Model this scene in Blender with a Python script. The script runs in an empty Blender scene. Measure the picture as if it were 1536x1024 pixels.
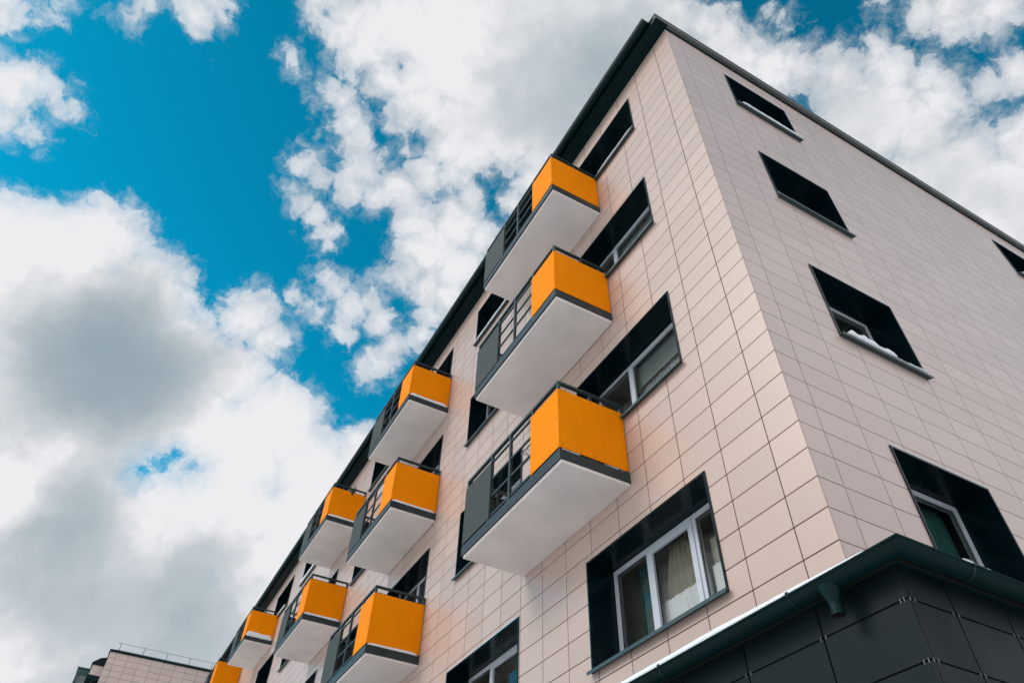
import bpy, bmesh, math, random
from mathutils import Vector
random.seed(7)
R = math.radians
C = bpy.data.collections.new('place'); bpy.context.scene.collection.children.link(C)

# ------------------------------------------------------------------ camera, sky, sun, exposure
GROUND = -4.6                      # the building's tile rows are counted from z = 0
sc = bpy.context.scene
cam = bpy.data.cameras.new('camera'); cob = bpy.data.objects.new('camera', cam); C.objects.link(cob)
cob.location = (3.1547, -4.5593, -2.9739)
cob.rotation_euler = (2.37281, -0.024877, 1.0678)
cam.sensor_width = 36; cam.lens = 36*1066.86/1536
cam.clip_start = .05; cam.clip_end = 2000
sc.camera = cob
sc.view_settings.view_transform = 'Standard'; sc.view_settings.look = 'None'
sc.view_settings.exposure = 0; sc.view_settings.gamma = 1

SUN_EL, SUN_AZ = R(40), R(-108)      # azimuth measured from +x, counter-clockwise
sund = Vector((math.cos(SUN_EL)*math.cos(SUN_AZ), math.cos(SUN_EL)*math.sin(SUN_AZ), math.sin(SUN_EL)))
sl = bpy.data.lights.new('sun', 'SUN'); sl.energy = 1.25; sl.angle = R(25); sl.color = (1, .94, .86)
so = bpy.data.objects.new('sun', sl); C.objects.link(so)
so.rotation_euler = sund.to_track_quat('Z', 'Y').to_euler()

CLOUDS = [(-0.7241,-0.2488,0.6433,0.0781), (-0.6942,-0.2056,0.6898,0.056), (-0.7116,-0.2898,0.64,0.0646), (-0.7378,-0.1413,0.6601,0.0664), (-0.7715,-0.1788,0.6106,0.097), (-0.786,-0.2333,0.5725,0.105), (-0.7678,-0.0785,0.6358,0.055), (-0.7274,-0.0138,0.6861,0.0375), (-0.7385,0.0167,0.674,0.0259), (-0.778,-0.0145,0.628,0.0503), (-0.8111,-0.0752,0.58,0.0872), (-0.8382,-0.1565,0.5224,0.109), (-0.863,-0.1987,0.4645,0.1013), (-0.8024,0.0729,0.5923,0.062), (-0.8332,0.0306,0.5521,0.0746), (-0.8207,0.1235,0.5578,0.0519), (-0.8721,0.0173,0.4891,0.0874), (-0.8406,0.1574,0.5183,0.0771), (-0.7905,0.1927,0.5813,0.0428), (-0.9138,-0.0936,0.3952,0.1736), (-0.9106,0.0951,0.4022,0.1553), (-0.8675,0.1984,0.4562,0.1004), (-0.9502,-0.1108,0.2912,0.1245), (-0.945,0.0496,0.3232,0.1422), (-0.8222,0.2665,0.503,0.0786), (-0.5784,-0.3433,0.74,0.0284), (-0.5643,-0.3289,0.7572,0.0171), (-0.5677,-0.3123,0.7617,0.0121), (-0.5746,-0.2964,0.7629,0.0089), (-0.5842,-0.2833,0.7605,0.0062), (-0.6041,-0.3343,0.7234,0.0144), (-0.6101,-0.3098,0.7293,0.0088), (-0.6139,-0.2979,0.731,0.0055), (-0.5085,-0.361,0.7817,0.0199), (-0.5078,-0.3215,0.7993,0.0091), (-0.4934,-0.3172,0.8099,0.0065), (-0.4565,-0.1958,0.8679,0.0233), (-0.4438,-0.182,0.8774,0.0175), (-0.4755,-0.1889,0.8592,0.011), (-0.4805,-0.2564,0.8387,0.0076), (-0.4644,-0.2445,0.8512,0.0077), (-0.4623,-0.0875,0.8824,0.0063), (-0.4754,-0.0744,0.8766,0.0024), (-0.4,-0.0725,0.9136,0.0233), (-0.4052,-0.0358,0.9135,0.0302), (-0.4277,0.0022,0.9039,0.0328), (-0.3951,0.0366,0.9179,0.074), (-0.3541,0.1015,0.9297,0.0992), (-0.3388,0.1922,0.921,0.1267), (-0.2823,0.2591,0.9237,0.1243), (-0.4541,0.0949,0.8859,0.0519), (-0.4472,0.1513,0.8816,0.066), (-0.4153,0.1951,0.8885,0.0615), (-0.4307,0.2613,0.8638,0.0493), (-0.3773,0.2767,0.8838,0.0877), (-0.4825,-0.0124,0.8758,0.02), (-0.5031,-0.0119,0.8641,0.0159), (-0.5017,0.0085,0.865,0.0229), (-0.5185,0.0259,0.8547,0.0258), (-0.5376,0.0477,0.8419,0.0279), (-0.5648,0.0441,0.8241,0.0228), (-0.5594,0.0723,0.8257,0.0195), (-0.5403,0.0919,0.8364,0.0249), (-0.5125,0.1254,0.8495,0.0268), (-0.5016,0.1583,0.8505,0.0234), (-0.566,-0.0275,0.8239,0.0085), (-0.5522,-0.0196,0.8335,0.0076), (-0.5935,-0.0269,0.8044,0.0076), (-0.6019,-0.0102,0.7985,0.0103), (-0.6086,0.0115,0.7934,0.013), (-0.619,0.0308,0.7848,0.014), (-0.6325,0.0415,0.7735,0.0079), (-0.571,0.0003,0.8209,0.0112), (-0.5676,0.1365,0.8119,0.029), (-0.5828,0.1653,0.7956,0.0412), (-0.5476,0.1876,0.8154,0.0385), (-0.5139,0.1878,0.837,0.02), (-0.583,0.2157,0.7833,0.0352), (-0.6215,0.1847,0.7613,0.0296), (-0.6152,0.2233,0.7561,0.0316), (-0.4863,0.248,0.8379,0.0182), (-0.5449,0.226,0.8075,0.0258), (-0.6726,0.0716,0.7365,0.0187), (-0.6652,0.0579,0.7445,0.0115), (-0.6775,0.1038,0.7281,0.0217), (-0.662,0.1251,0.7389,0.02), (-0.6772,0.1459,0.7212,0.0201), (-0.6328,0.1414,0.7613,0.0165), (-0.6131,0.151,0.7754,0.0201), (-0.7063,0.1023,0.7005,0.0126), (-0.7105,0.1652,0.684,0.0183), (-0.7269,0.1505,0.6701,0.0127), (-0.6925,0.1753,0.6997,0.0184), (-0.6697,0.2038,0.7141,0.0157), (-0.6464,0.2009,0.736,0.0167), (-0.6942,0.0285,0.7192,0.0026), (-0.7014,0.0474,0.7112,0.0035), (-0.7009,0.0595,0.7108,0.0044), (-0.6722,-0.1654,0.7216,0.0039), (-0.1899,0.3756,0.9071,0.0362), (-0.1912,0.3454,0.9188,0.022), (-0.2041,0.4053,0.8911,0.0397), (-0.1828,0.4469,0.8757,0.0429), (-0.1315,0.3985,0.9077,0.006), (-0.1329,0.4145,0.9003,0.0075), (-0.1364,0.4311,0.892,0.0068), (-0.1678,0.4073,0.8977,0.017), (-0.166,0.4715,0.8661,0.0246), (-0.1484,0.5032,0.8513,0.0316), (-0.1028,0.5191,0.8485,0.018), (-0.1099,0.5419,0.8332,0.0274), (-0.0944,0.5703,0.816,0.0197), (-0.0995,0.5919,0.7998,0.0253), (-0.0955,0.6058,0.7899,0.0167), (-0.1342,0.6021,0.787,0.0433), (-0.1587,0.5549,0.8166,0.06), (-0.1246,0.6485,0.751,0.0385), (-0.1332,0.6905,0.711,0.0619), (-0.0798,0.6742,0.7342,0.033), (-0.1771,0.65,0.739,0.0732), (-0.057,0.6175,0.7845,0.0113), (-0.0345,0.627,0.7783,0.0194), (-0.0394,0.5315,0.8461,0.0202), (-0.0217,0.5475,0.8366,0.0276), (0.0005,0.5801,0.8146,0.0266), (-0.0156,0.5724,0.8198,0.0194), (-0.058,0.4951,0.8669,0.0055)]
GAPS = [(-0.1036,0.4586,0.8826,0.0262), (-0.0794,0.4843,0.8713,0.017), (-0.0539,0.5834,0.8104,0.0114), (-0.0318,0.5972,0.8015,0.0078), (-0.0974,0.615,0.7825,0.0062), (-0.0892,0.6308,0.7708,0.0062), (-0.5127,-0.0273,0.8581,0.0167), (-0.4187,0.0387,0.9073,0.005), (-0.8509,-0.0476,0.5232,0.0149), (-0.8437,-0.0355,0.5356,0.0103), (-0.85,-0.0098,0.5266,0.0096), (-0.8594,-0.0603,0.5077,0.01), (-0.5002,0.0695,0.8631,0.0192), (-0.4806,0.0938,0.8719,0.0131), (-0.4874,0.219,0.8453,0.0127), (-0.4713,0.2006,0.8588,0.0063), (-0.4628,0.2324,0.8555,0.0072), (-0.4785,0.0301,0.8776,0.0051), (-0.4502,0.0026,0.8929,0.0058), (-0.4004,-0.0596,0.9144,0.0055)]
GREYS = [(-0.7869,-0.1279,0.6037,0.0928,1.1), (-0.8067,-0.1709,0.5657,0.0809,0.5), (-0.7939,-0.0667,0.6044,0.0644,0.5), (-0.8244,0.0245,0.5655,0.0749,-0.6), (-0.8336,0.1134,0.5407,0.0769,-0.5), (-0.8486,-0.149,0.5076,0.0326,-0.7), (-0.8779,-0.1753,0.4457,0.0306,-0.6), (-0.686,-0.2668,0.6769,0.0563,-0.4), (-0.7364,-0.0723,0.6726,0.0411,-0.4), (-0.3101,0.2563,0.9155,0.1011,0.5), (-0.2818,0.3298,0.901,0.0837,0.5), (-0.3604,0.1844,0.9144,0.0768,0.25), (-0.8805,-0.1042,0.4624,0.0508,0.55), (-0.9168,-0.097,0.3873,0.062,0.6), (-0.9339,-0.0246,0.3568,0.0633,0.55), (-0.9318,0.0745,0.3554,0.0667,0.4), (-0.9083,0.0496,0.4153,0.0614,0.3), (-0.8918,-0.1575,0.4242,0.0339,0.2), (-0.1702,0.52,0.837,0.0458,0.25), (-0.1476,0.6435,0.7511,0.0502,0.25), (-0.586,0.0263,0.8099,0.0262,0.1), (-0.1851,0.4674,0.8645,0.0312,0.1), (-0.453,0.0178,0.8913,0.0251,0.25)]


def sky():
    w = bpy.data.worlds.new('World'); sc.world = w; w.use_nodes = True
    nt = w.node_tree; N = nt.nodes; L = nt.links; N.clear()
    def nd(t, **k):
        n = N.new(t)
        for a, b in k.items(): setattr(n, a, b)
        return n
    def put(sock, v):
        if isinstance(v, bpy.types.NodeSocket): L.new(v, sock)
        else: sock.default_value = v
    def mth(op, a, b=None, clamp=False):
        n = nd('ShaderNodeMath', operation=op, use_clamp=clamp); put(n.inputs[0], a)
        if b is not None: put(n.inputs[1], b)
        return n.outputs[0]
    def vm(op, a, b, out=0):
        n = nd('ShaderNodeVectorMath', operation=op); put(n.inputs[0], a); put(n.inputs[1], b)
        return n.outputs[out]
    def noise(vec, scale, detail=6, rough=.55, out=0):
        n = nd('ShaderNodeTexNoise'); put(n.inputs['Vector'], vec); n.inputs['Scale'].default_value = scale
        n.inputs['Detail'].default_value = detail; n.inputs['Roughness'].default_value = rough
        return n.outputs[out]
    def ramp(v, a, b, c=0., d=1., smooth=True):
        n = nd('ShaderNodeMapRange', interpolation_type='SMOOTHSTEP' if smooth else 'LINEAR')
        put(n.inputs[0], v)
        for i, q in enumerate((a, b, c, d)): n.inputs[i+1].default_value = q
        return n.outputs[0]
    def mixc(f, a, b):
        n = nd('ShaderNodeMix', data_type='RGBA'); put(n.inputs[0], f); put(n.inputs[6], a); put(n.inputs[7], b)
        return n.outputs[2]
    D = nd('ShaderNodeTexCoord').outputs['Generated']
    # domain warp gives the billowing outlines
    def warp(v, scale, amp, detail):
        c = vm('SUBTRACT', noise(v, scale, detail, .6, 1), (.5, .5, .5))
        n = nd('ShaderNodeVectorMath', operation='SCALE'); L.new(c, n.inputs[0]); n.inputs['Scale'].default_value = amp
        return vm('ADD', v, n.outputs[0])
    Dw = warp(warp(D, 9, .034, 3), 34, .026, 8)
    def field(blobs, v):
        s = None
        for x, y, z, r in blobs:
            d = mth('SUBTRACT', r, vm('DISTANCE', v, (x, y, z), 1))
            s = d if s is None else mth('MAXIMUM', s, d)
        return s
    S = field(CLOUDS, Dw); G = field(GAPS, Dw)
    # cover of the sky behind the photographer: broken overcast
    rest = mth('MULTIPLY', mth('SUBTRACT', noise(Dw, 1.7, 5, .5), .44), .6)
    sep = nd('ShaderNodeSeparateXYZ'); L.new(D, sep.inputs[0])
    dot = nd('ShaderNodeVectorMath', operation='DOT_PRODUCT'); L.new(D, dot.inputs[0]); dot.inputs[1].default_value = (-.62, .32, .72)
    away = ramp(dot.outputs['Value'], .72, .5, 0, .4, False)
    rest = mth('ADD', mth('SUBTRACT', rest, .36), away)
    S = mth('MAXIMUM', S, rest)
    S = mth('MINIMUM', S, mth('MULTIPLY', G, -1.))
    n1 = mth('MULTIPLY', mth('SUBTRACT', noise(D, 13, 8, .62), .5), .045)
    n2 = mth('MULTIPLY', mth('SUBTRACT', noise(Dw, 48, 9, .66), .5), .044)
    S0 = mth('ADD', mth('ADD', S, n1), .0040)
    S = mth('ADD', S0, n2)
    alpha = mth('MULTIPLY', ramp(S, -.007, .006), ramp(S, -.010, .034, .55, 1.))
    n3 = mth('MULTIPLY', mth('SUBTRACT', noise(Dw, 30, 10, .7), .52), .11)
    veil = ramp(mth('ADD', S0, n3), -.020, .022, 0, .55)
    alpha = mth('MAXIMUM', alpha, veil)
    # grey undersides
    g = None
    for x, y, z, r, wgt in GREYS:
        d = vm('DISTANCE', Dw, (x, y, z), 1)
        t = ramp(d, r*1.7, 0, 0, wgt)
        g = t if g is None else mth('ADD', g, t)
    big = ramp(noise(Dw, 5.5, 6, .55), .46, .66, 0, .40)
    thick = ramp(S0, .012, .085, 0, 1)
    g = mth('ADD', g, mth('MULTIPLY', big, thick))
    # billows: the side of each puff turned to the light is white, the far side grey
    off = vm('ADD', Dw, (.010, -.010, .016))
    def billow(scale, det, k):
        return mth('MULTIPLY', mth('SUBTRACT', noise(off, scale, det, .55), noise(Dw, scale, det, .55)), k)
    relief = mth('ADD', mth('ADD', billow(12, 4, 1.0), billow(38, 6, .35)), mth('MULTIPLY', mth('SUBTRACT', noise(Dw, 6, 5, .55), .53), .6))
    calm = mth('SUBTRACT', 1., mth('MULTIPLY', g, .8, True))
    g = mth('ADD', g, mth('MULTIPLY', relief, calm))
    rim = ramp(S, .0, .04, .10, 0)
    g = mth('MAXIMUM', mth('ADD', g, rim), 0.)
    g = mth('SUBTRACT', 1., mth('POWER', math.e, mth('MULTIPLY', g, -1.15)))
    cl = mixc(g, (.85, .85, .87, 1), (.22, .315, .375, 1))
    # cloud lit by the hidden sun is brightest towards the sun
    ds = nd('ShaderNodeVectorMath', operation='DOT_PRODUCT'); L.new(D, ds.inputs[0]); ds.inputs[1].default_value = tuple(sund)
    east = nd('ShaderNodeVectorMath', operation='DOT_PRODUCT'); L.new(D, east.inputs[0]); east.inputs[1].default_value = (.93, .1, .35)
    dim = ramp(east.outputs['Value'], .35, .9, 1., 1.2)
    glow = ramp(ds.outputs['Value'], .90, 1., 1., 3.0)
    sc1 = nd('ShaderNodeVectorMath', operation='SCALE'); L.new(cl, sc1.inputs[0]); L.new(mth('MULTIPLY', glow, dim), sc1.inputs['Scale'])
    st = nd('ShaderNodeTexSky', sky_type='NISHITA'); st.sun_disc = False
    st.sun_elevation = SUN_EL; st.sun_rotation = math.pi/2 - SUN_AZ
    st.altitude = 200; st.air_density = 1.0; st.dust_density = .3; st.ozone_density = 3
    deep = nd('ShaderNodeVectorMath', operation='SCALE'); deep.inputs[0].default_value = SKY_TINT; L.new(ramp(sep.outputs[2], .45, .95, 1.25, .88, False), deep.inputs['Scale'])
    clear = vm('MULTIPLY', st.outputs[0], deep.outputs[0])
    col = mixc(alpha, clear, sc1.outputs[0])
    bg = nd('ShaderNodeBackground'); L.new(col, bg.inputs[0]); bg.inputs[1].default_value = 1.0
    out = nd('ShaderNodeOutputWorld'); L.new(bg.outputs[0], out.inputs[0])
    w.cycles.sampling_method = 'MANUAL'; w.cycles.sample_map_resolution = 256
SKY_TINT = (.001, .150, .143)      # the Nishita sky at about a tenth of its strength, printed teal as in the photo
sky()

# ------------------------------------------------------------------ materials
def material(name, base, rough=.5, metal=0., spec=.5, noise_amt=0., noise_scale=6., bump=0., bump_scale=60., island=0., streak=0., rvar=1.):
    m = bpy.data.materials.new(name); m.use_nodes = True
    nt = m.node_tree; N = nt.nodes; L = nt.links
    b = N['Principled BSDF']
    b.inputs['Roughness'].default_value = rough; b.inputs['Metallic'].default_value = metal
    b.inputs['Specular IOR Level'].default_value = spec
    col = N.new('ShaderNodeRGB'); col.outputs[0].default_value = (*base, 1); cur = col.outputs[0]
    geo = N.new('ShaderNodeNewGeometry')
    def mul(cur, fac_sock, lo, hi, fmin=0., fmax=1.):
        r = N.new('ShaderNodeMapRange'); L.new(fac_sock, r.inputs[0])
        for i, q in enumerate((fmin, fmax, lo, hi)): r.inputs[i+1].default_value = q
        s = N.new('ShaderNodeVectorMath'); s.operation = 'SCALE'; L.new(cur, s.inputs[0]); L.new(r.outputs[0], s.inputs['Scale'])
        return s.outputs[0]
    if noise_amt:
        n = N.new('ShaderNodeTexNoise'); n.inputs['Scale'].default_value = noise_scale; n.inputs['Detail'].default_value = 6
        L.new(geo.outputs['Position'], n.inputs['Vector'])
        cur = mul(cur, n.outputs[0], 1-noise_amt, 1+noise_amt, .3, .7)
        rr = N.new('ShaderNodeMapRange'); L.new(n.outputs[0], rr.inputs[0])
        for i, q in enumerate((.3, .7, max(.03, rough-.06*rvar), min(1, rough+.08*rvar))): rr.inputs[i+1].default_value = q
        L.new(rr.outputs[0], b.inputs['Roughness'])
    if streak:
        mp = N.new('ShaderNodeMapping'); mp.inputs['Scale'].default_value = (7, 7, .5); L.new(geo.outputs['Position'], mp.inputs[0])
        n = N.new('ShaderNodeTexNoise'); n.inputs['Scale'].default_value = 2.2; n.inputs['Detail'].default_value = 5
        L.new(mp.outputs[0], n.inputs['Vector'])
        cur = mul(cur, n.outputs[0], 1-streak, 1, .38, .6)
    if island:
        cur = mul(cur, geo.outputs['Random Per Island'], 1-island, 1+island)
    L.new(cur, b.inputs['Base Color'])
    if bump:
        n = N.new('ShaderNodeTexNoise'); n.inputs['Scale'].default_value = bump_scale; n.inputs['Detail'].default_value = 4
        L.new(geo.outputs['Position'], n.inputs['Vector'])
        bp = N.new('ShaderNodeBump'); bp.inputs['Strength'].default_value = bump; bp.inputs['Distance'].default_value = .01
        L.new(n.outputs[0], bp.inputs['Height']); L.new(bp.outputs[0], b.inputs['Normal'])
    return m
M = {}
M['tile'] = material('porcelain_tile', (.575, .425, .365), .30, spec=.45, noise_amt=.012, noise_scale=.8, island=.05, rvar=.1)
M['tile_side'] = material('porcelain_tile_gable', (.615, .48, .435), .30, spec=.5, noise_amt=.012, noise_scale=.8, island=.045, rvar=.1)  # same tile, with the gable's lighting tone put into the base colour
M['joint'] = material('joint_shadow_gap', (.030, .018, .014), .9)
M['dark_tile'] = material('charcoal_tile', (.0045, .0105, .0125), .5, spec=.18, noise_amt=.12, noise_scale=3, island=.10, streak=.1)
M['dark_joint_shade'] = material('dark_joint_shade', (.004, .004, .005), .9)
M['teal_metal'] = material('dark_teal_sheet_metal', (.001, .015, .019), .40, spec=.12, noise_amt=.15, noise_scale=4, bump=.08, bump_scale=3)
M['gutter'] = material('gutter_green_metal', (.001, .016, .018), .40, spec=.15, noise_amt=.1, noise_scale=7)
M['trim'] = material('window_trim_metal', (.0005, .009, .013), .22, spec=.22, noise_amt=.15)
M['sill'] = material('sill_metal', (.035, .065, .070), .35, noise_amt=.15)
M['coping'] = material('coping_metal', (.10, .105, .10), .33, spec=.6, noise_amt=.12, noise_scale=2, streak=.1)
M['steel'] = material('railing_paint', (.017, .033, .036), .42, noise_amt=.12, noise_scale=12)
M['fascia'] = material('balcony_fascia_steel', (.024, .038, .042), .42, spec=.35, noise_amt=.15, noise_scale=5, streak=.15)
M['orange'] = material('orange_panel', (.96, .272, .0006), .6, spec=.06, noise_amt=.045, noise_scale=3, bump=.05, bump_scale=4)
M['grey_panel'] = material('grey_panel', (.055, .060, .056), .6, spec=.2, noise_amt=.06, noise_scale=5)
M['screw'] = material('screw_head', (.12, .06, .02), .4)
M['plaster'] = material('balcony_plaster', (.90, .82, .785), .85, spec=.2, noise_amt=.07, noise_scale=2.2, bump=.35, bump_scale=130, streak=0)
M['pvc'] = material('white_window_frame', (.60, .63, .69), .35, noise_amt=.04)
M['snow'] = material('snow', (.86, .88, .92), .75, spec=.3, bump=.5, bump_scale=40)
M['curtain'] = material('tulle_curtain', (.90, .89, .89), .9, noise_amt=.05, noise_scale=3)
M['curtain_teal'] = material('teal_curtain', (.02, .11, .10), .9, noise_amt=.3, noise_scale=14)
M['blind'] = material('olive_blind', (.42, .40, .30), .85, noise_amt=.1)
M['roller'] = material('grey_roller_blind', (.30, .32, .31), .8, noise_amt=.08)
M['lace'] = material('patterned_net', (.42, .43, .41), .9, noise_amt=.5, noise_scale=28)
M['room'] = material('room_wall', (.62, .60, .56), .9)
M['clip'] = material('tile_clip_steel', (.22, .23, .23), .4, metal=.3)
M['wood'] = material('wood', (.40, .20, .05), .6)
def glass_material():
    m = bpy.data.materials.new('window_glass'); m.use_nodes = True
    N = m.node_tree.nodes; L = m.node_tree.links; N.clear()
    t = N.new('ShaderNodeBsdfTransparent'); t.inputs[0].default_value = (.93, .96, .95, 1)
    g = N.new('ShaderNodeBsdfGlossy'); g.inputs['Roughness'].default_value = .02; g.inputs[0].default_value = (.75, .78, .80, 1)
    f = N.new('ShaderNodeFresnel'); f.inputs[0].default_value = 1.5
    mx = N.new('ShaderNodeMixShader'); o = N.new('ShaderNodeOutputMaterial')
    L.new(f.outputs[0], mx.inputs[0]); L.new(t.outputs[0], mx.inputs[1]); L.new(g.outputs[0], mx.inputs[2]); L.new(mx.outputs[0], o.inputs[0])
    return m
M['bay'] = material('bay_metal', (.010, .060, .062), .4, noise_amt=.1)
M['glass'] = glass_material()

# ------------------------------------------------------------------ mesh helpers
class MB:
    def __init__(self): self.v = []; self.f = []; self.m = []; self.mats = []
    def mi(self, mat):
        if mat not in self.mats: self.mats.append(mat)
        return self.mats.index(mat)
    def poly(self, pts, mat):
        i = len(self.v); self.v += [tuple(p) for p in pts]; self.f.append(tuple(range(i, i+len(pts)))); self.m.append(self.mi(mat))
    def box(self, x0, x1, y0, y1, z0, z1, mat):
        x0, x1 = sorted((x0, x1)); y0, y1 = sorted((y0, y1)); z0, z1 = sorted((z0, z1))
        i = len(self.v); k = self.mi(mat)
        self.v += [(x, y, z) for z in (z0, z1) for x, y in ((x0, y0), (x1, y0), (x1, y1), (x0, y1))]
        for q in ((3, 2, 1, 0), (4, 5, 6, 7), (0, 1, 5, 4), (1, 2, 6, 5), (2, 3, 7, 6), (3, 0, 4, 7)):
            self.f.append(tuple(i+a for a in q)); self.m.append(k)
    def prism(self, prof, P, mat, a, b):
        """extrude the closed profile from parameter a to b; P(u, v, t) -> point"""
        n = len(prof); i = len(self.v); k = self.mi(mat)
        self.v += [tuple(P(u, v, t)) for t in (a, b) for u, v in prof]
        for q in range(n):
            r = (q+1) % n; self.f.append((i+q, i+r, i+n+r, i+n+q)); self.m.append(k)
        self.f.append(tuple(i+q for q in reversed(range(n)))); self.m.append(k)
        self.f.append(tuple(i+n+q for q in range(n))); self.m.append(k)
    def tube(self, p0, p1, r0, mat, r1=None, seg=12, caps=True):
        r1 = r0 if r1 is None else r1
        p0, p1 = Vector(p0), Vector(p1); d = (p1-p0).normalized()
        u = d.orthogonal().normalized(); w = d.cross(u); i = len(self.v); k = self.mi(mat)
        for p, r in ((p0, r0), (p1, r1)):
            for a in range(seg):
                t = 2*math.pi*a/seg; self.v.append(tuple(p+u*(r*math.cos(t))+w*(r*math.sin(t))))
        for a in range(seg):
            b = (a+1) % seg; self.f.append((i+a, i+b, i+seg+b, i+seg+a)); self.m.append(k)
        if caps:
            self.f.append(tuple(i+a for a in reversed(range(seg)))); self.m.append(k)
            self.f.append(tuple(i+seg+a for a in range(seg))); self.m.append(k)
    def build(self, name, parent=None, bevel=0, smooth=False, label=None, fix=True):
        me = bpy.data.meshes.new(name); me.from_pydata(self.v, [], self.f)
        for q in self.mats: me.materials.append(M[q])
        me.polygons.foreach_set('material_index', self.m)
        if fix:
            bm = bmesh.new(); bm.from_mesh(me); bmesh.ops.recalc_face_normals(bm, faces=bm.faces); bm.to_mesh(me); bm.free()
        if smooth: me.polygons.foreach_set('use_smooth', [True]*len(me.polygons))
        me.update()
        o = bpy.data.objects.new(name, me); C.objects.link(o)
        if parent: o.parent = parent
        if bevel:
            md = o.modifiers.new('bevel', 'BEVEL'); md.width = bevel; md.segments = 2; md.limit_method = 'ANGLE'
            md.harden_normals = False
        if label: o['label'] = label
        return o
def tag(o, label, cat, group=None, kind=None):
    if label: o['label'] = label
    if cat: o['category'] = cat
    if group: o['group'] = group
    if kind: o['kind'] = kind
    return o
def empty(name, loc=(0, 0, 0)):
    o = bpy.data.objects.new(name, None); o.location = loc; o.empty_display_size = .3; C.objects.link(o); return o

# a facade maps (s along it from the corner, d into the building, z) to the world
def FA(s, d): return (-s, d)
def FB(s, d): return (-d, s)
def fbox(mb, F, s0, s1, d0, d1, z0, z1, mat):
    a, b = F(s0, d0), F(s1, d1); mb.box(a[0], b[0], a[1], b[1], z0, z1, mat)

def cut(rects, holes):
    out = list(rects)
    for h in holes:
        nxt = []
        for (a, b, c, d) in out:
            if h[0] >= b or h[1] <= a or h[2] >= d or h[3] <= c: nxt.append((a, b, c, d)); continue
            if h[0] > a: nxt.append((a, h[0], c, d))
            if h[1] < b: nxt.append((h[1], b, c, d))
            m0, m1 = max(a, h[0]), min(b, h[1])
            if h[2] > c: nxt.append((m0, m1, c, h[2]))
            if h[3] < d: nxt.append((m0, m1, h[3], d))
        out = nxt
    return [r for r in out if r[1]-r[0] > .004 and r[3]-r[2] > .004]
def edges(first, step, end):
    e = [0.]; v = first
    while v < end-.02: e.append(v); v += step
    return e+[end]
def tiles(mb, F, ss, zz, holes, mat, gap=.0048, dep=.016, off=0., jit=.0006, g0=0.):
    for i in range(len(ss)-1):
        for j in range(len(zz)-1):
            g_ = g0 if ss[i] == 0 else gap
            near = [h for h in holes if h[0] < ss[i+1] and h[1] > ss[i] and h[2] < zz[j+1] and h[3] > zz[j]]
            t = [random.uniform(-jit, jit) for _ in range(4)]
            for (a, b, c, d) in cut([(ss[i]+g_, ss[i+1]-gap, zz[j]+gap, zz[j+1]-gap)], near):
                k = mb.mi(mat); n = len(mb.v)
                for (s, z, q) in ((a, c, 0), (b, c, 1), (b, d, 2), (a, d, 3)):
                    x, y = F(s, off+abs(t[q])); mb.v.append((x, y, z))
                for (s, z) in ((a, c), (b, c), (b, d), (a, d)):
                    x, y = F(s, off+dep); mb.v.append((x, y, z))
                for q in ((0, 1, 2, 3), (0, 4, 5, 1), (1, 5, 6, 2), (2, 6, 7, 3), (3, 7, 4, 0)):
                    mb.f.append(tuple(n+a_ for a_ in q)); mb.m.append(k)

# ------------------------------------------------------------------ the apartment building
TOP = 10.46; LEN_A = 38.2; LEN_B = 13.2; BASE_TOP = -.80
LEV = [(.11, 1.40), (2.97, 4.27), (5.84, 7.11), (8.74, 9.91)]       # bottoms and tops of the window openings
SLAB = [None, 1.93, 4.80, 7.63]                                      # undersides of the balcony slabs below levels 2-4
b = empty('apartment_building', (0, 0, GROUND))
tag(b, 'long five-storey apartment building clad in beige tiles with orange balconies and a charcoal ground floor', 'apartment building')
def bp(o):                                     # keeps world coordinates under the empty
    o.location = (0, 0, -GROUND); return o
# window columns: (facade, s0, s1, panes, door) ; door = s range of a balcony door that reaches the slab
COLA = [(1.25, 3.45, 3, (2.62, 3.45)), (5.16, 7.46, 2, None), (8.89, 11.10, 3, (10.25, 11.10)), (12.15, 14.30, 2, None),
        (16.05, 18.25, 3, (16.05, 16.90)), (18.85, 21.02, 2, None), (22.66, 24.90, 3, (24.05, 24.90)), (27.1, 29.1, 2, None),
        (29.9, 32.1, 3, (29.9, 30.7)), (33.9, 36.1, 2, None)]
COLB = [(1.27, 2.70, 2, None), (8.72, 10.15, 2, None)]
holesA, holesB, wins = [], [], []
for fi, (cols, hl) in enumerate(((COLA, holesA), (COLB, holesB))):
    for ci, (s0, s1, n, door) in enumerate(cols):
        for k, (z0, z1) in enumerate(LEV):
            hl.append((s0, s1, z0, z1)); dr = None
            if door and k:
                dr = (door[0], door[1], SLAB[k]+.19); hl.append((door[0], door[1], dr[2], z0))
            wins.append((fi, ci, k, s0, s1, z0, z1, n, dr))
zz = [BASE_TOP]+[.3*i for i in range(-2, 35)]+[TOP]
t = MB()
tiles(t, FA, edges(.375, .5932, LEN_A), zz, holesA, 'tile', gap=.0062)
tiles(t, FB, edges(.316, .5935, LEN_B), zz, holesB, 'tile_side', g0=.0195)
tc = bp(t.build('tile_cladding', b, fix=True))
t = MB()
for F, ln, hl in ((FA, LEN_A, holesA), (FB, LEN_B, holesB)):
    z_all = sorted({BASE_TOP, TOP}); base = [(.0172, ln, BASE_TOP, TOP)]
    for (a, c, z0, z1) in cut(base, hl):
        p = [(*F(a, .017), z0), (*F(c, .017), z0), (*F(c, .017), z1), (*F(a, .017), z1)]
        t.poly(p, 'joint')
# far ends, closing the volume
t.box(-LEN_A, -LEN_A+.2, .013, LEN_B, GROUND, TOP, 'joint')
t.box(-LEN_A+.2, -.013, LEN_B-.2, LEN_B, GROUND, TOP, 'joint')
bp(t.build('wall_core', b, fix=False))

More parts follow.
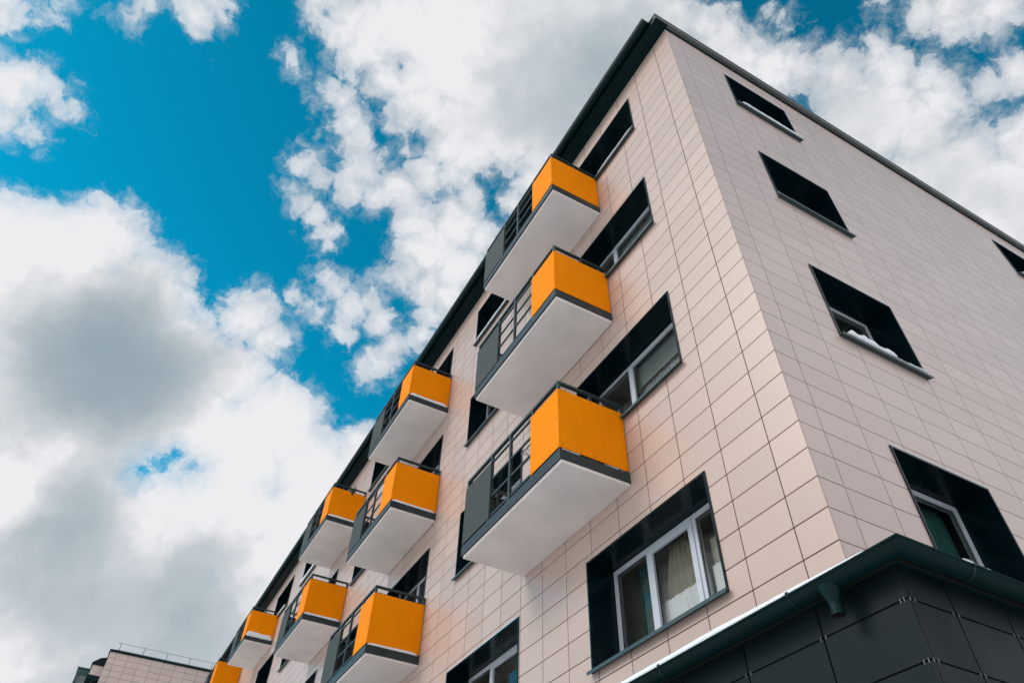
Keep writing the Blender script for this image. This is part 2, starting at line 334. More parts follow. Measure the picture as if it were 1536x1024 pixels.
# windows -------------------------------------------------------------------------------
RD = .40                                       # depth of the reveals
def window(fi, ci, k, s0, s1, z0, z1, n, door):
    F = FB if fi else FA
    w = MB()                                   # the PVC frame is the window part
    fw = .062 if k == 0 else .045; zb = z0+.045
    B = lambda a, c, d0, d1, e, f, m='pvc': fbox(w, F, a, c, d0, d1, e, f, m)
    fa, fb_, ft = s0+.02, s1-.02, z1-.02
    B(fa, fa+fw, RD-.035, RD+.035, zb, ft); B(fb_-fw, fb_, RD-.035, RD+.035, zb, ft)
    B(fa+fw, fb_-fw, RD-.035, RD+.035, ft-fw, ft); B(fa+fw, fb_-fw, RD-.035, RD+.035, zb, zb+fw)
    W = fb_-fa
    if fi == 1: cuts = [.42]
    elif n == 3 and k == 0: cuts = [.30, .68]
    elif n == 3: cuts = [.36 if door[0] > s0+.1 else .64] if False else [(door[0]-s0)/W if door[0] > s0+.1 else (door[1]-s0)/W]
    else: cuts = [.66]
    xs = [fa+fw]+[fa+W*c for c in cuts]+[fb_-fw]
    for c in xs[1:-1]:
        B(c-.035, c+.035, RD-.035, RD+.035, zb+fw, ft-fw)
    # an opening sash stands 12 mm proud of the fixed frame
    sash = {0: (1 if n == 3 else 0)}.get(k, 0)
    if fi == 0 and n == 2: sash = 0
    gl = MB()
    for i in range(len(xs)-1):
        a = xs[i]+(.035 if i else 0); c = xs[i+1]-(.035 if i < len(xs)-2 else 0)
        z_a, z_b = zb+fw, ft-fw
        if i == sash:
            sw = .055 if k == 0 else .04
            B(a-.02, a+sw, RD-.05, RD+.0, z_a-.02, z_b+.02); B(c-sw, c+.02, RD-.05, RD+.0, z_a-.02, z_b+.02)
            B(a+sw, c-sw, RD-.05, RD+.0, z_b-sw, z_b+.02); B(a+sw, c-sw, RD-.05, RD+.0, z_a-.02, z_a+sw)
            a += sw; c -= sw; z_a += sw; z_b -= sw
        # rubber seal, a thin dark line round every pane
        for q in ((a, a+.008, z_a, z_b), (c-.008, c, z_a, z_b), (a+.008, c-.008, z_b-.008, z_b), (a+.008, c-.008, z_a, z_a+.008)):
            fbox(w, F, q[0], q[1], RD-.018, RD-.006, q[2], q[3], 'dark_joint_shade')
        q4 = [(*F(a+.001, RD), z_a+.001), (*F(c-.001, RD), z_a+.001), (*F(c-.001, RD), z_b-.001), (*F(a+.001, RD), z_b-.001)]
        gl.poly(q4 if fi else q4[::-1], 'glass')          # normals face outwards
    if door:
        d0, d1, zf = door
        # balcony door leaf below the window line
        B(d0+.02, d0+.09, RD-.035, RD+.035, zf+.02, zb-.001); B(d1-.09, d1-.02, RD-.035, RD+.035, zf+.02, zb-.001)
        B(d0+.09, d1-.09, RD-.035, RD+.035, zf+.02, zf+.12)
        fbox(w, F, d0+.09, d1-.09, RD-.01, RD+.01, zf+.12, zb-.001, 'pvc')
    wo = bp(w.build('window', b, bevel=.004))
    bp(gl.build('pane', wo, fix=False)).location = (0, 0, 0)
    # metal reveal lining, slightly proud of the tiles
    r = MB(); P = -.014; t_ = .012
    fbox(r, F, s0, s0+t_, P, RD+.03, z0, z1, 'trim'); fbox(r, F, s1-t_, s1, P, RD+.03, z0, z1, 'trim')
    fbox(r, F, s0+t_, s1-t_, P, RD+.03, z1-t_, z1, 'trim')
    # flange lying on the tiles
    fbox(r, F, s0-.012, s0-.0005, P, -.002, z0-.01, z1+.012, 'trim'); fbox(r, F, s1+.0005, s1+.012, P, -.002, z0-.01, z1+.012, 'trim')
    fbox(r, F, s0-.0005, s1+.0005, P, -.002, z1+.0005, z1+.012, 'trim')
    if (fi, ci, k) in ((0, 1, 0), (1, 0, 0), (1, 0, 1)):
        fbox(r, F, s0-.010, s1+.010, P+.001, -.002, z1+.0125, z1+.026, 'pvc')  # thin white strip added along the top of the head flange
    if door:
        d0, d1, zf = door
        jm = MB()
        for (a, c, inner) in ((d0, d0+t_, d0 > s0+.1), (d1-t_, d1, d1 < s1-.1)):
            fbox(jm if inner else r, F, a, c, P, RD+.03, zf, z0-.0005, 'trim')
        jm.build('door_jamb', wo)
    ro = r.build('reveal', wo)
    # sill: sloping sheet with a down-turned lip
    sm = MB()
    a0, a1 = s0+t_+.001, s1-t_-.001
    segs = [(a0, a1)]
    if door: segs = [(a0, door[0]-.0)] if door[0] > s0+.1 else [(door[1], a1)]
    for a, c in segs:
        prof = [(RD-.036, z0+.042), (-.016, z0+.006), (-.016, z0-.006), (RD-.036, z0+.030)]
        sm.prism(prof, (lambda u, v, q: (*F(q, u), v)), 'sill', a, c)
        e0 = a-.045 if a == a0 else a; e1 = c+.045 if c == a1 else c
        fbox(sm, F, e0, e1, -.065, -.0165, z0-.006, z0+.004, 'sill')
        fbox(sm, F, e0, e1, -.068, -.0652, z0-.034, z0+.004, 'sill')
    sm.build('sill', wo)
    # room behind
    q = MB(); dep = .70 if (fi == 0 and ci == 0) else 1.9
    g = .12; zr0, zr1 = z0-(.9 if not door else .9), z1+.28
    S0, S1 = s0-g, s1+g; D0, D1 = RD+.045, RD+dep
    pts = lambda s, d, z: (*F(s, d), z)
    q.poly([pts(S0, D1, zr0), pts(S1, D1, zr0), pts(S1, D1, zr1), pts(S0, D1, zr1)], 'room')
    q.poly([pts(S0, D0, zr0), pts(S0, D1, zr0), pts(S0, D1, zr1), pts(S0, D0, zr1)], 'room')
    q.poly([pts(S1, D0, zr0), pts(S1, D1, zr0), pts(S1, D1, zr1), pts(S1, D0, zr1)], 'room')
    q.poly([pts(S0, D0, zr1), pts(S1, D0, zr1), pts(S1, D1, zr1), pts(S0, D1, zr1)], 'room')
    q.poly([pts(S0, D0, zr0), pts(S1, D0, zr0), pts(S1, D1, zr0), pts(S0, D1, zr0)], 'room')
    # inner wall around the opening
    for (a, c, e, f) in cut([(S0, S1, zr0, zr1)], [(s0+.005, s1-.005, z0+.005, z1-.005)]+([(door[0]+.005, door[1]-.005, door[2], z0+.006)] if door else [])):
        q.poly([pts(a, D0, e), pts(c, D0, e), pts(c, D0, f), pts(a, D0, f)], 'room')
    q.build('room_interior', wo, fix=False)
    return wo, F
def pleats(name, wo, F, s0, s1, d, z0, z1, mat, n=26, amp=.018, fan=None):
    c = MB(); m = n*6; rows = 10
    pts = []
    for j in range(rows+1):
        v = j/rows; z = z0+(z1-z0)*v
        for i in range(m+1):
            u = i/m
            s = s0+(s1-s0)*u
            if fan: s = fan+(s-fan)*(1-.80*v**1.6)
            dd = d+amp*math.sin(u*n*2*math.pi+.6*math.sin(9*u))*(1-.3*v)+.006*math.sin(31*u+3*v)
            pts.append((*F(s, dd), z))
    i0 = len(c.v); c.v += pts; k = c.mi(mat)
    for j in range(rows):
        for i in range(m):
            a = j*(m+1)+i; c.f.append((i0+a, i0+a+1, i0+a+m+2, i0+a+m+1)); c.m.append(k)
    o = c.build(name, wo, smooth=True, fix=False)
    return o
for args in wins:
    wo, F = window(*args); fi, ci, k, s0, s1, z0, z1, n, door = args
    if fi == 0 and ci == 0 and k == 0:
        pleats('curtain', wo, F, s0+.66, s0+1.50, RD+.075, z0-.1, z0+.60, 'curtain', 14, amp=.010)
        pleats('curtain', wo, F, s0+.70, s0+1.50, RD+.125, z0+.1, z1+.1, 'blind', 22, amp=.014, fan=s0+1.15)
        pleats('curtain', wo, F, s0+.03, s0+.62, RD+.075, z0-.1, z0+.66, 'curtain', 9, amp=.010)
        bl = MB(); fbox(bl, F, s0+.03, s0+.63, RD+.12, RD+.125, z0+.5, z1-.30, 'blind'); bl.build('blind', wo)
        pleats('curtain', wo, F, s0+1.50, s0+1.62, RD+.075, z0-.1, z0+.62, 'curtain', 3, amp=.010)
        pleats('curtain', wo, F, s0+1.60, s0+1.88, RD+.13, z0-.1, z1-.05, 'curtain_teal', 8)
    elif fi == 0 and ci == 0 and k == 1:
        bl = MB(); fbox(bl, F, s0+.05, s0+1.34, RD+.07, RD+.075, z0+.84, z1, 'roller'); bl.build('blind', wo)
        pleats('curtain', wo, F, s0+.05, s0+1.34, RD+.12, z0-.1, z0+.95, 'lace', 22, amp=.012)
    elif fi == 0 and ci == 0 and k == 2:
        bl = MB(); fbox(bl, F, s0+.05, s0+1.34, RD+.07, RD+.075, z0+.02, z1, 'roller'); bl.build('blind', wo)
    elif fi == 0 and ci == 1 and k == 0:
        pleats('curtain', wo, F, s0+.05, s0+.22, RD+.12, z0-.1, z1+.1, 'curtain', 4)
        sh = MB(); fbox(sh, F, s0+.25, s0+1.2, RD+.08, RD+.30, z1-.62, z1-.60, 'pvc'); sh.build('shelf', wo)
    elif fi == 1 and ci == 0 and k == 0:
        pleats('curtain', wo, F, s0+.05, s1-.05, RD+.13, z0-.1, z1+.1, 'curtain_teal', 16, amp=.012)
    elif (ci+k) % 3 == 0:
        pleats('curtain', wo, F, s0+.1, s0+.7, RD+.13, z0-.1, z1+.1, 'curtain', 9)

# eaves, gutter and gable coping -----------------------------------------------------------
e = MB()
e.box(-LEN_A-.1, .035, -.255, .0, TOP, TOP+.012, 'teal_metal')          # soffit sheet
e.box(-LEN_A-.1, .035, -.262, -.2552, TOP-.012, TOP+.155, 'teal_metal')  # fascia sheet
for i in range(19):
    x = -.6-2.0*i; e.box(x-.004, x+.004, -.254, -.002, TOP-.004, TOP-.0005, 'dark_joint_shade')
bp(e.build('eaves_soffit', b))
def halfpipe(mb, P, r, z, t0, t1, mat, cap=True, seg=10):
    """trough along t; P(u, z, t): u outwards"""
    out = [(r*math.cos(math.pi*q/seg), -r*math.sin(math.pi*q/seg)) for q in range(seg+1)]
    inn = [((r-.004)*math.cos(math.pi*q/seg), -(r-.004)*math.sin(math.pi*q/seg)) for q in reversed(range(seg+1))]
    mb.prism([(u, z+v) for u, v in out+inn], P, mat, t0, t1)
g = MB()
GX = -.345
halfpipe(g, lambda u, v, t: (t, GX-u, v), .082, TOP+.155, -LEN_A-.1, -.09, 'gutter')
g.tube((-LEN_A-.1, GX-.082, TOP+.155), (-.09, GX-.082, TOP+.155), .011, 'coping')  # rim bead in paler metal, its lit highlight put into the colour
g.prism([(.082*math.cos(math.pi*q/10), TOP+.155-.082*math.sin(math.pi*q/10)) for q in range(11)], lambda u, v, t: (t, GX-u, v), 'gutter', -.092, -.088)
for i in range(48):
    x = -.5-.8*i
    halfpipe(g, lambda u, v, t: (t, GX-u, v), .0865, TOP+.156, x-.012, x+.012, 'gutter')
bp(g.build('roof_gutter', b, smooth=False))
c = MB()
c.box(.0145, .085, -.27, LEN_B, TOP+.045, TOP+.155, 'coping')
c.box(-.35, .096, -.285, LEN_B, TOP+.1555, TOP+.172, 'coping')
c.box(.0005, .014, .0, LEN_B, TOP-.02, TOP+.045, 'teal_metal')
c.box(.036, .0835, -.2685, -.0, TOP-.005, TOP+.0445, 'teal_metal')
bp(c.build('gable_coping', b, bevel=.004))
r = MB(); r.box(-LEN_A, -.013, -.25, LEN_B, TOP+.02, TOP+.15, 'coping')
bp(r.build('roof', b))

# charcoal ground floor with its lean-to roof and gutter ------------------------------------------
AY, AX, RZ = -1.25, 1.13, -1.062                # faces of the annex and the height of the gutter rim
a = MB()
def GA(s, d): return (AX-s, AY+d)
def GB(s, d): return (AX-d, AY+s)
zg = [-1.27-.3*i for i in range(11)]; zg = [GROUND]+[z for z in reversed(zg) if z > GROUND+.05]+[-1.075]
tiles(a, GA, edges(.555, .5932, 30), zg, [], 'dark_tile', gap=.005, jit=.0015)
tiles(a, GB, edges(.36, .4750, .835)[:-1]+edges(0, .5935, 13)[0:0]+[.835+.5935*i for i in range(22)], zg, [], 'dark_tile', gap=.005, jit=.0015, g0=.022)
a.box(AX-30, AX-.012, AY+.012, -.0, GROUND, -1.08, 'dark_joint_shade')
a.box(.0, AX-.012, .001, AY+13, GROUND, -1.08, 'dark_joint_shade')
ao = bp(a.build('ground_floor_wall', b))
c = MB()
zt = -1.27
for (F, s_) in [(GA, q) for q in (.02, .045, .535, .575, 1.13, 1.17)]+[(GB, q) for q in (.02, .05, .34, .38, .82, .85)]:
    for zj in (zt, zt-.3, zt-.6):
        s = s_+random.uniform(-.006, .006); fbox(c, F, s-.0015, s+.0015, -.002, .004, zj-.011, zj+.011, 'clip')
c.build('tile_clip', ao)['kind'] = 'stuff'
rf = MB()
x1, y1 = AX+.045, AY-.045
rf.prism([(-y1, RZ-.012), (0.001, -.815), (0.001, -.99), (-y1, RZ-.03)], lambda u, v, t: (t, -u, v), 'teal_metal', -29, 0)
rf.prism([(x1, RZ-.012), (0.001, -.815), (0.001, -.99), (x1, RZ-.03)], lambda u, v, t: (u, t, v), 'teal_metal', 0, 11.7)
# hipped corner piece
V = [(0, 0, -.815), (x1, 0, RZ-.012), (x1, y1, RZ-.012), (0, y1, RZ-.012)]
rf.poly([V[0], V[1], V[2]], 'teal_metal'); rf.poly([V[0], V[2], V[3]], 'teal_metal')
rf.poly([(0, 0, -.99), (x1, 0, RZ-.03), (x1, y1, RZ-.03), (0, y1, RZ-.03)], 'teal_metal')
rf.box(-29, x1, y1-.006, y1-.0002, RZ-.045, RZ-.005, 'dark_joint_shade'); rf.box(x1+.0002, x1+.006, y1, 11.7, RZ-.045, RZ-.005, 'dark_joint_shade')  # black strips under the gutter: its shadow put into the colour
bp(rf.build('lean_to_roof', b, fix=False))
g = MB(); gr = .060; gc = gr+.010
def mitre(r, mat, bead=None):
    n = 12
    ring = [(r*math.cos(math.pi*q/n), -r*math.sin(math.pi*q/n)) for q in range(n+1)]
    ring += [((r-.004)*math.cos(math.pi*q/n), -(r-.004)*math.sin(math.pi*q/n)) for q in reversed(range(n+1))]
    i = len(g.v); k = g.mi(mat); m = len(ring)
    for u, v in ring: g.v.append((-29, y1-gc-u, RZ+v))
    for u, v in ring: g.v.append((x1+gc+u, y1-gc-u, RZ+v))
    for u, v in ring: g.v.append((x1+gc+u, 11.7, RZ+v))
    for s in (0, 1):
        for q in range(m):
            p = (q+1) % m; g.f.append((i+s*m+q, i+s*m+p, i+(s+1)*m+p, i+(s+1)*m+q)); g.m.append(k)
mitre(gr, 'gutter')
g.tube((-29, y1-gc-gr, RZ), (x1+gc+gr, y1-gc-gr, RZ), .0085, 'gutter'); g.tube((x1+gc+gr, y1-gc-gr, RZ), (x1+gc+gr, 11.7, RZ), .0085, 'gutter')
go = bp(g.build('lower_gutter', b, smooth=True))
for x in (.56, -.62, -1.8, -3.0, -4.2):
    k = MB(); halfpipe(k, lambda u, v, t: (t, y1-gc-u, v), gr+.005, RZ, x-.011, x+.011, 'gutter')
    k.box(x-.009, x+.009, y1-gc-gr-.012, y1-gc-gr+.006, RZ-.012, RZ+.014, 'gutter'); k.build('bracket', go)
for y in (-.86, .2, 1.3):
    k = MB(); halfpipe(k, lambda u, v, t: (x1+gc+u, t, v), gr+.005, RZ, y-.011, y+.011, 'gutter')
    k.box(x1+gc+gr-.006, x1+gc+gr+.012, y-.009, y+.009, RZ-.012, RZ+.014, 'gutter'); k.build('bracket', go)
k = MB(); ox, oy = .80, y1-gc
k.tube((ox, oy, RZ-.035), (ox, oy, RZ-.135), .066, 'gutter', .032, 18, False)
k.tube((ox, oy, RZ-.1345), (ox, oy, RZ-.195), .034, 'gutter', None, 18, False)
k.tube((ox, oy, RZ-.195), (ox, oy, RZ-.1350), .030, 'dark_joint_shade', None, 18, False)
k.build('outlet', go, smooth=True, fix=False)

# balconies ----------------------------------------------------------------------------------
BW, BD, SH = 2.57, .985, .165                  # width, depth and slab thickness
def balcony():
    """local origin: right end of the slab at the wall, underside of the slab"""
    s = MB(); s.box(-BW, 0, -BD+.012, 0, 0, SH-.03, 'plaster')
    sl = s.build('balcony', b, bevel=.014)
    f = MB()
    f.box(-BW-.01, .012, -BD-.012, -BD+.0115, .038, .178, 'fascia'); f.box(.0005, .012, -BD+.012, -.004, .038, .178, 'fascia')
    f.box(-BW-.012, -BW-.0005, -BD+.012, -.004, .038, .178, 'fascia')
    f.box(-BW-.014, .016, -BD-.018, -BD-.0122, .036, .043, 'coping')
    f.box(-BW+.01, -.001, -BD+.012, -.004, SH-.0295, SH+.006, 'fascia')
    f.build('fascia', sl, bevel=.002)
    r = MB(); H = 1.26; S = 'steel'
    yf = -BD-.004
    px = [-.022, -.65, -1.255, -1.80, -BW+.02]
    for x in px: r.box(x-.02, x+.02, yf, yf+.04, .1785, H-.04, S)
    r.box(-.042, -.002, -.042, -.002, .1785, H-.04, S); r.box(-BW, -BW+.04, -.042, -.002, .1785, H-.04, S)
    r.box(-BW, -.002, yf-.002, yf+.042, H-.0395, H, S)
    r.box(-.044, .0, yf+.0422, -.002, H-.0395, H, S); r.box(-BW-.002, -BW+.042, yf+.0422, -.002, H-.0395, H, S)
    for a, c in zip(px[1:], px[:-1]):
        for z in (.245, .55, .83, 1.12): r.box(a+.0202, c-.0202, yf+.008, yf+.032, z-.014, z+.014, S)
    for z in (.245, 1.12):
        r.box(-.034, -.010, yf+.0405, -.0425, z-.014, z+.014, S); r.box(-BW+.008, -BW+.032, yf+.0405, -.0425, z-.014, z+.014, S)
    for x in (-.022, -BW+.02):
        r.box(x-.018, x+.018, -.52, -.48, .1785, H-.04, S)
    for x in px[1:-1]: r.box(x-.03, x+.03, yf-.012, yf+.01, .1, .185, S)
    r.build('railing', sl, bevel=.002)
    def panel(x0, x1, y0, y1, z0, z1, mat, label, along):
        p = MB(); p.box(x0, x1, y0, y1, z0, z1, mat)
        n = 3
        for i in range(n):
            for z in (z0+.035, (z0+z1)/2, z1-.035):
                if i == 1 and abs(z-(z0+z1)/2) < .01: continue
                if along == 'x':
                    x = x0+.035+(x1-x0-.07)*i/(n-1); p.tube((x, y0+.001, z), (x, y0-.0035, z), .0075, 'screw', seg=8)
                else:
                    y = y0+.035+(y1-y0-.07)*i/(n-1); p.tube((x1-.001, y, z), (x1+.0035, y, z), .0075, 'screw', seg=8)
        o = p.build('panel', sl, bevel=.0015)
        if label: o['label'] = label
    panel(-.672, .0055, yf-.0105, yf-.003, .205, 1.115, 'orange', 'orange front panel', 'x')
    panel(-.0012, .007, yf-.0025, -.012, .205, 1.115, 'orange', 'orange side panel', 'y')
    panel(-BW-.006, -1.78, yf-.0105, yf-.003, .205, 1.115, 'grey_panel', 'grey front panel', 'x')
    panel(-BW-.0085, -BW-.0012, yf-.0025, -.012, .205, 1.115, 'grey_panel', 'grey side panel', 'y')
    return sl
BAL = [(2.45, 1), (2.45, 2), (2.45, 3), (8.77, 1), (8.77, 2), (8.77, 3), (14.62, 2), (14.62, 3), (23.76, 3), (29.2, 3)]
proto = None
for s, lv in BAL:
    if proto is None: proto = o = balcony()
    else:
        o = proto.copy(); C.objects.link(o); o.parent = b
        for ch in proto.children:
            q = ch.copy(); C.objects.link(q); q.parent = o
    o.location = (-s, 0, SLAB[lv]-GROUND)

# ------------------------------------------------------------------ snow
def heap(name, F, s0, s1, d0, d1, z, h, label, group, rough=.5, seed=1, taper=True, soft=False):
    """an uneven ridge of snow lying between d0 and d1"""
    rnd = random.Random(seed); n = max(12, int((s1-s0)/.035)); m = 7
    mb = MB(); k = mb.mi('snow'); ph = [rnd.uniform(0, 6.3) for _ in range(6)]
    hs = []
    for i in range(n+1):
        u = i/n; v = .5+.22*math.sin(ph[0]+5*u*(s1-s0))+.16*math.sin(ph[1]+13*u*(s1-s0))*(.3 if soft else 1)+.12*math.sin(ph[2]+31*u*(s1-s0))*(0 if soft else 1)+rnd.uniform(-.08, .08)*(0 if soft else 1)
        v = 1-rough+rough*max(0, v)*1.3
        if taper: v *= min(1, u*9+.25, (1-u)*9+.25)
        hs.append(max(.04, v))
    for i in range(n+1):
        s = s0+(s1-s0)*i/n
        for j in range(m+1):
            w = j/m; prof = 1-.55*w**3
            d = d0+(d1-d0)*(0 if j == 0 else .12+.88*(j-1)/(m-1))+((.002 if soft else .008)*(math.sin(ph[3]+9*s)+.6*math.sin(ph[4]+37*s)) if j == 0 else 0)
            zt_ = z+h*hs[i]*prof*(.80 if j == 0 else 1)
            mb.v.append((*F(s, d), zt_))
        for j in range(m+1):
            mb.v.append((*F(s, d0+(d1-d0)*j/m), z))
    W = 2*(m+1)
    for i in range(n):
        a = i*W; c = a+W
        for j in range(m):
            mb.f.append((a+j, a+j+1, c+j+1, c+j)); mb.m.append(k)
            mb.f.append((a+m+1+j+1, a+m+1+j, c+m+1+j, c+m+1+j+1)); mb.m.append(k)
        mb.f.append((a, c, c+m+1, a+m+1)); mb.m.append(k); mb.f.append((a+m, a+W-1, c+W-1, c+m)); mb.m.append(k)
    for a in (0, n*W):
        mb.f.append(tuple([a+j for j in range(m+1)]+[a+W-1-j for j in range(m+1)])); mb.m.append(k)
    o = mb.build(name, None, smooth=True)
    return tag(o, label, 'snow', group)
SG = 'snow lying on window sills'; SR = 'snow lying on balcony edges'
heap('snow_strip', FA, -1.10, 12, -1.432, -.9, RZ+.002, .042, 'long thin white snow strip along the lower gutter above the charcoal wall', None, rough=.07, seed=3, soft=True)
heap('snow_strip', FB, -.95, 5, -1.313, -1.15, RZ+.000, .014, 'thin crumbly line of snow on the lower gutter right of its corner', None, rough=1.0, seed=4)
heap('snow_ridge', FB, 1.33, 2.10, -.084, .03, LEV[1][0]+.005, .125, 'lumpy white snow on the sill of the gable window second above the gutter', SG, rough=.55, seed=11)
heap('snow_ridge', FB, 2.10, 2.62, -.078, .0, LEV[1][0]+.005, .022, 'thin tail of snow at the right end of the lumpiest snowy gable sill', SG, rough=.8, seed=12)
heap('snow_ridge', FB, 1.33, 2.70, -.084, .03, LEV[3][0]+.005, .055, 'smooth white snow on the sill of the topmost gable window', SG, rough=.12, seed=13, soft=True)
heap('snow_ridge', FB, 8.76, 9.6, -.084, .03, LEV[3][0]+.005, .05, 'snow on the sill of the gable window cut by the right picture edge', SG, rough=.5, seed=14)
for i, (s0, s1, d, l) in enumerate([(1.27, 2.3, .022, 'thin snow on the top-floor sill nearest the roof corner'), (5.2, 7.4, .05, 'snow on the top-floor sill between the first and second balcony columns'),
        (16.1, 18.2, .05, 'snow on the top-floor sill just beyond the third balcony column'), (18.9, 21.0, .13, 'thick roll of white snow on a top-floor sill behind the balconies'), (22.7, 24.9, .07, 'snow on the top-floor sill above the farthest whole balcony')]):
    heap('snow_ridge', FA, s0, s1, -.080, .04, LEV[3][0]+.005, d, l, SG, rough=.22, seed=20+i, soft=True)
def FE(x):                                     # the right-hand end of a balcony whose edge is at x: s runs from the rail to the wall
    return lambda s, d: (x-d, -1+s)
for i, (s_, lv, h, l) in enumerate([(8.77, 3, .085, 'white snow on the side edge of the top balcony in the second column'),
        (8.77, 2, .05, 'low snow on the side edge of the middle balcony in the second column'), (8.77, 1, .045, 'low snow on the side edge of the lowest balcony in the second column'),
        (14.62, 3, .06, 'snow on the side edge of the top balcony in the third column'), (14.62, 2, .06, 'snow on the side edge of the lower balcony in the third column'),
        (23.76, 3, .20, 'high mound of snow on the side edge of the farthest whole balcony')]):
    heap('snow_ridge', FE(-s_), .03, .96, -.024, .03, SLAB[lv]+.179, h, l, SR, rough=.35, seed=40+i, soft=True)

# ------------------------------------------------------------------ a clothes rack on the nearest balcony
k = MB(); bx, bz = -3.4, SLAB[1]+.172
for y in (-.75, -.35):
    for sx in (-1, 1): k.tube((bx+sx*.28, y, bz), (bx-sx*.28, y, bz+.85), .009, 'clip', seg=8)
for i in range(7):
    x = bx-.33+.11*i; k.tube((x, -.78, bz+.85), (x, -.32, bz+.85), .004, 'clip', seg=6)
for y in (-.78, -.32): k.tube((bx-.36, y, bz+.85), (bx+.36, y, bz+.85), .008, 'clip', seg=8)
tag(k.build('drying_rack'), 'folding clothes drying rack behind the railing of the nearest balcony', 'drying rack')

# cabinets and a pot on the balconies of the second and third columns
def cabinet(x, lv, w, h, label, mat):
    k = MB(); z = SLAB[lv]+.172
    k.box(x-w, x, -.42, -.06, z+.05, z+h, mat); k.box(x-w-.01, x+.01, -.435, -.05, z+h+.0005, z+h+.02, mat)
    for q in (0, 1):
        k.box(x-w+.01+q*(w/2), x-w/2-.01+q*(w/2), -.432, -.4205, z+.07, z+h-.02, mat)
        k.box(x-w/2+(-.05 if not q else .035), x-w/2+(-.035 if not q else .05), -.446, -.4325, z+h*.45, z+h*.6, 'clip')
    for sx in (x-w+.03, x-.03):
        for y in (-.40, -.09): k.box(sx-.02, sx+.02, y-.02, y+.02, z, z+.0495, mat)
    tag(k.build('storage_cabinet', bevel=.003), label, 'cabinet')
cabinet(-9.75, 1, .95, .72, 'dark cabinet behind the railing of the lowest balcony in the second column', 'grey_panel')
cabinet(-9.9, 2, .8, .55, 'dark cabinet behind the railing of the middle balcony in the second column', 'fascia')
k = MB(); px_, pz_ = -14.66, SLAB[3]+1.02
k.tube((px_, -.42, pz_), (px_, -.42, pz_+.15), .055, 'steel', .075, 14); k.tube((px_, -.42, pz_+.15), (px_+.02, -.36, pz_+.42), .012, 'steel', .006, 8)
k.tube((px_, -.42, pz_+.2), (px_-.03, -.5, pz_+.34), .010, 'steel', .005, 8)
tag(k.build('flower_pot'), 'small black pot with bare stem inside the side rail of a top balcony', 'flower pot')

# ------------------------------------------------------------------ the neighbouring building
n = empty('neighbour_building', (-39.9, -5.2, GROUND))
tag(n, 'distant beige tiled building with roof railing and dark glazed bay behind the balcony row', 'apartment building')
NX, NY, NT = -39.9, -5.2, 11.95
def npart(mb, name, parent=n, **kw):
    o = mb.build(name, parent, **kw)
    if parent is n: o.location = (-NX, -NY, -GROUND)
    return o
def NF(s, d): return (NX-d, NY+s)
t = MB(); tiles(t, NF, edges(.33, .593, 12), [GROUND]+[NT-.3*i for i in reversed(range(0, 54))], [], 'tile_side', gap=.006, dep=.012, jit=.001)
t.box(NX-14, NX-.022, NY+.01, NY+12, GROUND, NT-.01, 'joint')
npart(t, 'wall')
t = MB(); t.box(NX-14, NX+.06, NY-.06, NY+12, NT, NT+.11, 'teal_metal'); npart(t, 'coping')
t = MB()
for i in range(9): t.tube((NX-.3, NY+.35+1.2*i, NT+.14), (NX-.3, NY+.35+1.2*i, NT+.60), .014, 'steel', seg=6)
t.tube((NX-.3, NY+.2, NT+.60), (NX-.3, NY+11, NT+.60), .009, 'steel', seg=6); t.tube((NX-.3, NY+.2, NT+.25), (NX-.3, NY+11, NT+.25), .009, 'steel', seg=6)
npart(t, 'roof_railing')
t = MB()
bx0, bx1, by0 = NX-3.4, NX-1.3, NY-1.15
for zf in (11.3, 8.5, 5.7, 2.9, .1):
    t.box(bx0, bx1, by0, NY-.002, zf-.35, zf, 'bay'); t.box(bx0-.05, bx1+.05, by0-.05, NY-.003, zf+.0005, zf+.05, 'bay')
    for (xa, xb, ya, yb) in ((bx0, bx0+.1, by0, by0+.1), (bx1-.1, bx1, by0, by0+.1), (bx1-.08, bx1, NY-.65, NY-.57), ((bx0+bx1)/2-.04, (bx0+bx1)/2+.04, by0, by0+.08)):
        t.box(xa, xb, ya, yb, zf-2.79, zf-.351, 'bay')
    t.box(bx0+.1, bx1-.1, by0+.02, by0+.06, zf-1.45, zf-1.37, 'bay')
bo = npart(t, 'glazed_bay')
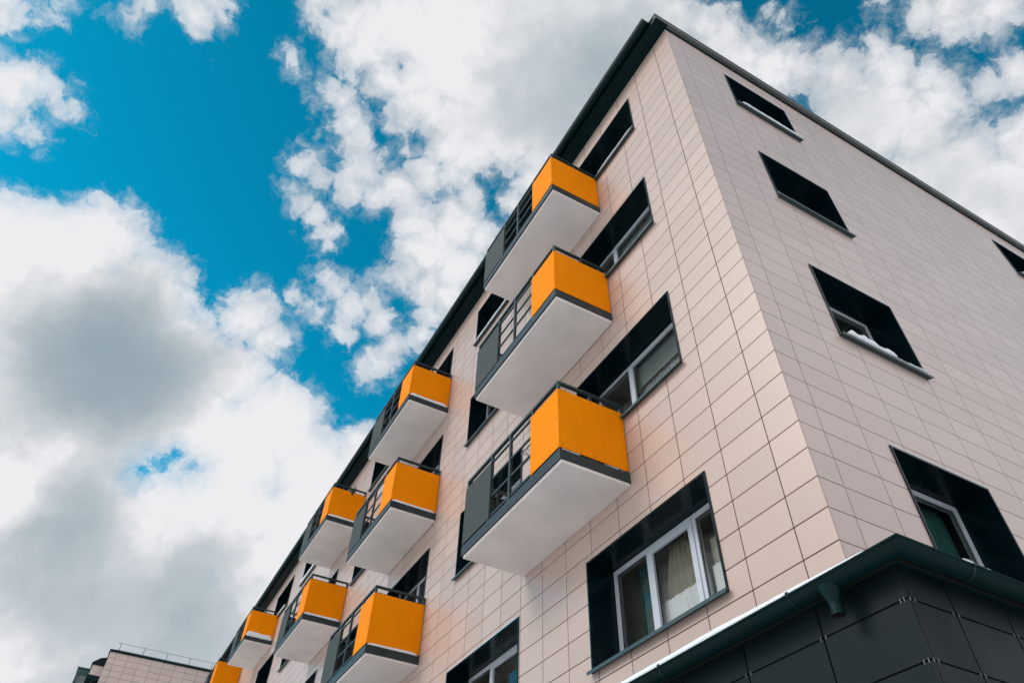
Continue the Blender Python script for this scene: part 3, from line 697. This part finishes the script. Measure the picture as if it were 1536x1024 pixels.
t = MB()
for zf in (11.3, 8.5, 5.7, 2.9, .1):
    t.box(bx0+.1, bx1-.1, by0+.07, by0+.08, zf-2.75, zf-.36, 'glass'); t.box(bx1-.05, bx1-.04, by0+.1, NY-.01, zf-2.75, zf-.36, 'glass')
    t.box(bx0+.3, bx1-.3, by0+.5, NY-.01, zf-2.75, zf-.36, 'room')
t.build('pane', bo)
t = MB()
t.box(NX-1.2, NX-.25, NY-.55, NY-.002, 10.75, 11.25, 'tile_side'); t.prism([(0, 11.251), (.62, 11.251), (.62, 11.35), (.3, 11.62), (0, 11.7)], lambda u, v, t_: (t_, NY-u, v), 'teal_metal', NX-1.3, NX-.2)
t.box(NX-1.25, NX-.2, NY-.6, NY-.001, 10.55, 10.749, 'teal_metal')
npart(t, 'dormer')

# ------------------------------------------------------------------ ground: trodden snow over paving
def ground():
    m = bpy.data.materials.new('snowy_ground'); m.use_nodes = True
    N = m.node_tree.nodes; L = m.node_tree.links; bs = N['Principled BSDF']
    geo = N.new('ShaderNodeNewGeometry'); nz = N.new('ShaderNodeTexNoise'); nz.inputs['Scale'].default_value = .35; nz.inputs['Detail'].default_value = 8
    L.new(geo.outputs['Position'], nz.inputs['Vector'])
    cr = N.new('ShaderNodeValToRGB'); cr.color_ramp.elements[0].position = .34; cr.color_ramp.elements[0].color = (.20, .19, .18, 1)
    cr.color_ramp.elements[1].position = .46; cr.color_ramp.elements[1].color = (.84, .82, .80, 1)
    L.new(nz.outputs[0], cr.inputs[0]); L.new(cr.outputs[0], bs.inputs['Base Color']); bs.inputs['Roughness'].default_value = .8
    bm_ = N.new('ShaderNodeBump'); bm_.inputs['Distance'].default_value = .05; L.new(nz.outputs[0], bm_.inputs['Height']); L.new(bm_.outputs[0], bs.inputs['Normal'])
    M['ground'] = m
    g = MB(); g.poly([(-600, -600, GROUND), (600, -600, GROUND), (600, 600, GROUND), (-600, 600, GROUND)], 'ground')
    o = g.build('ground', None, fix=False); o['kind'] = 'structure'
ground()
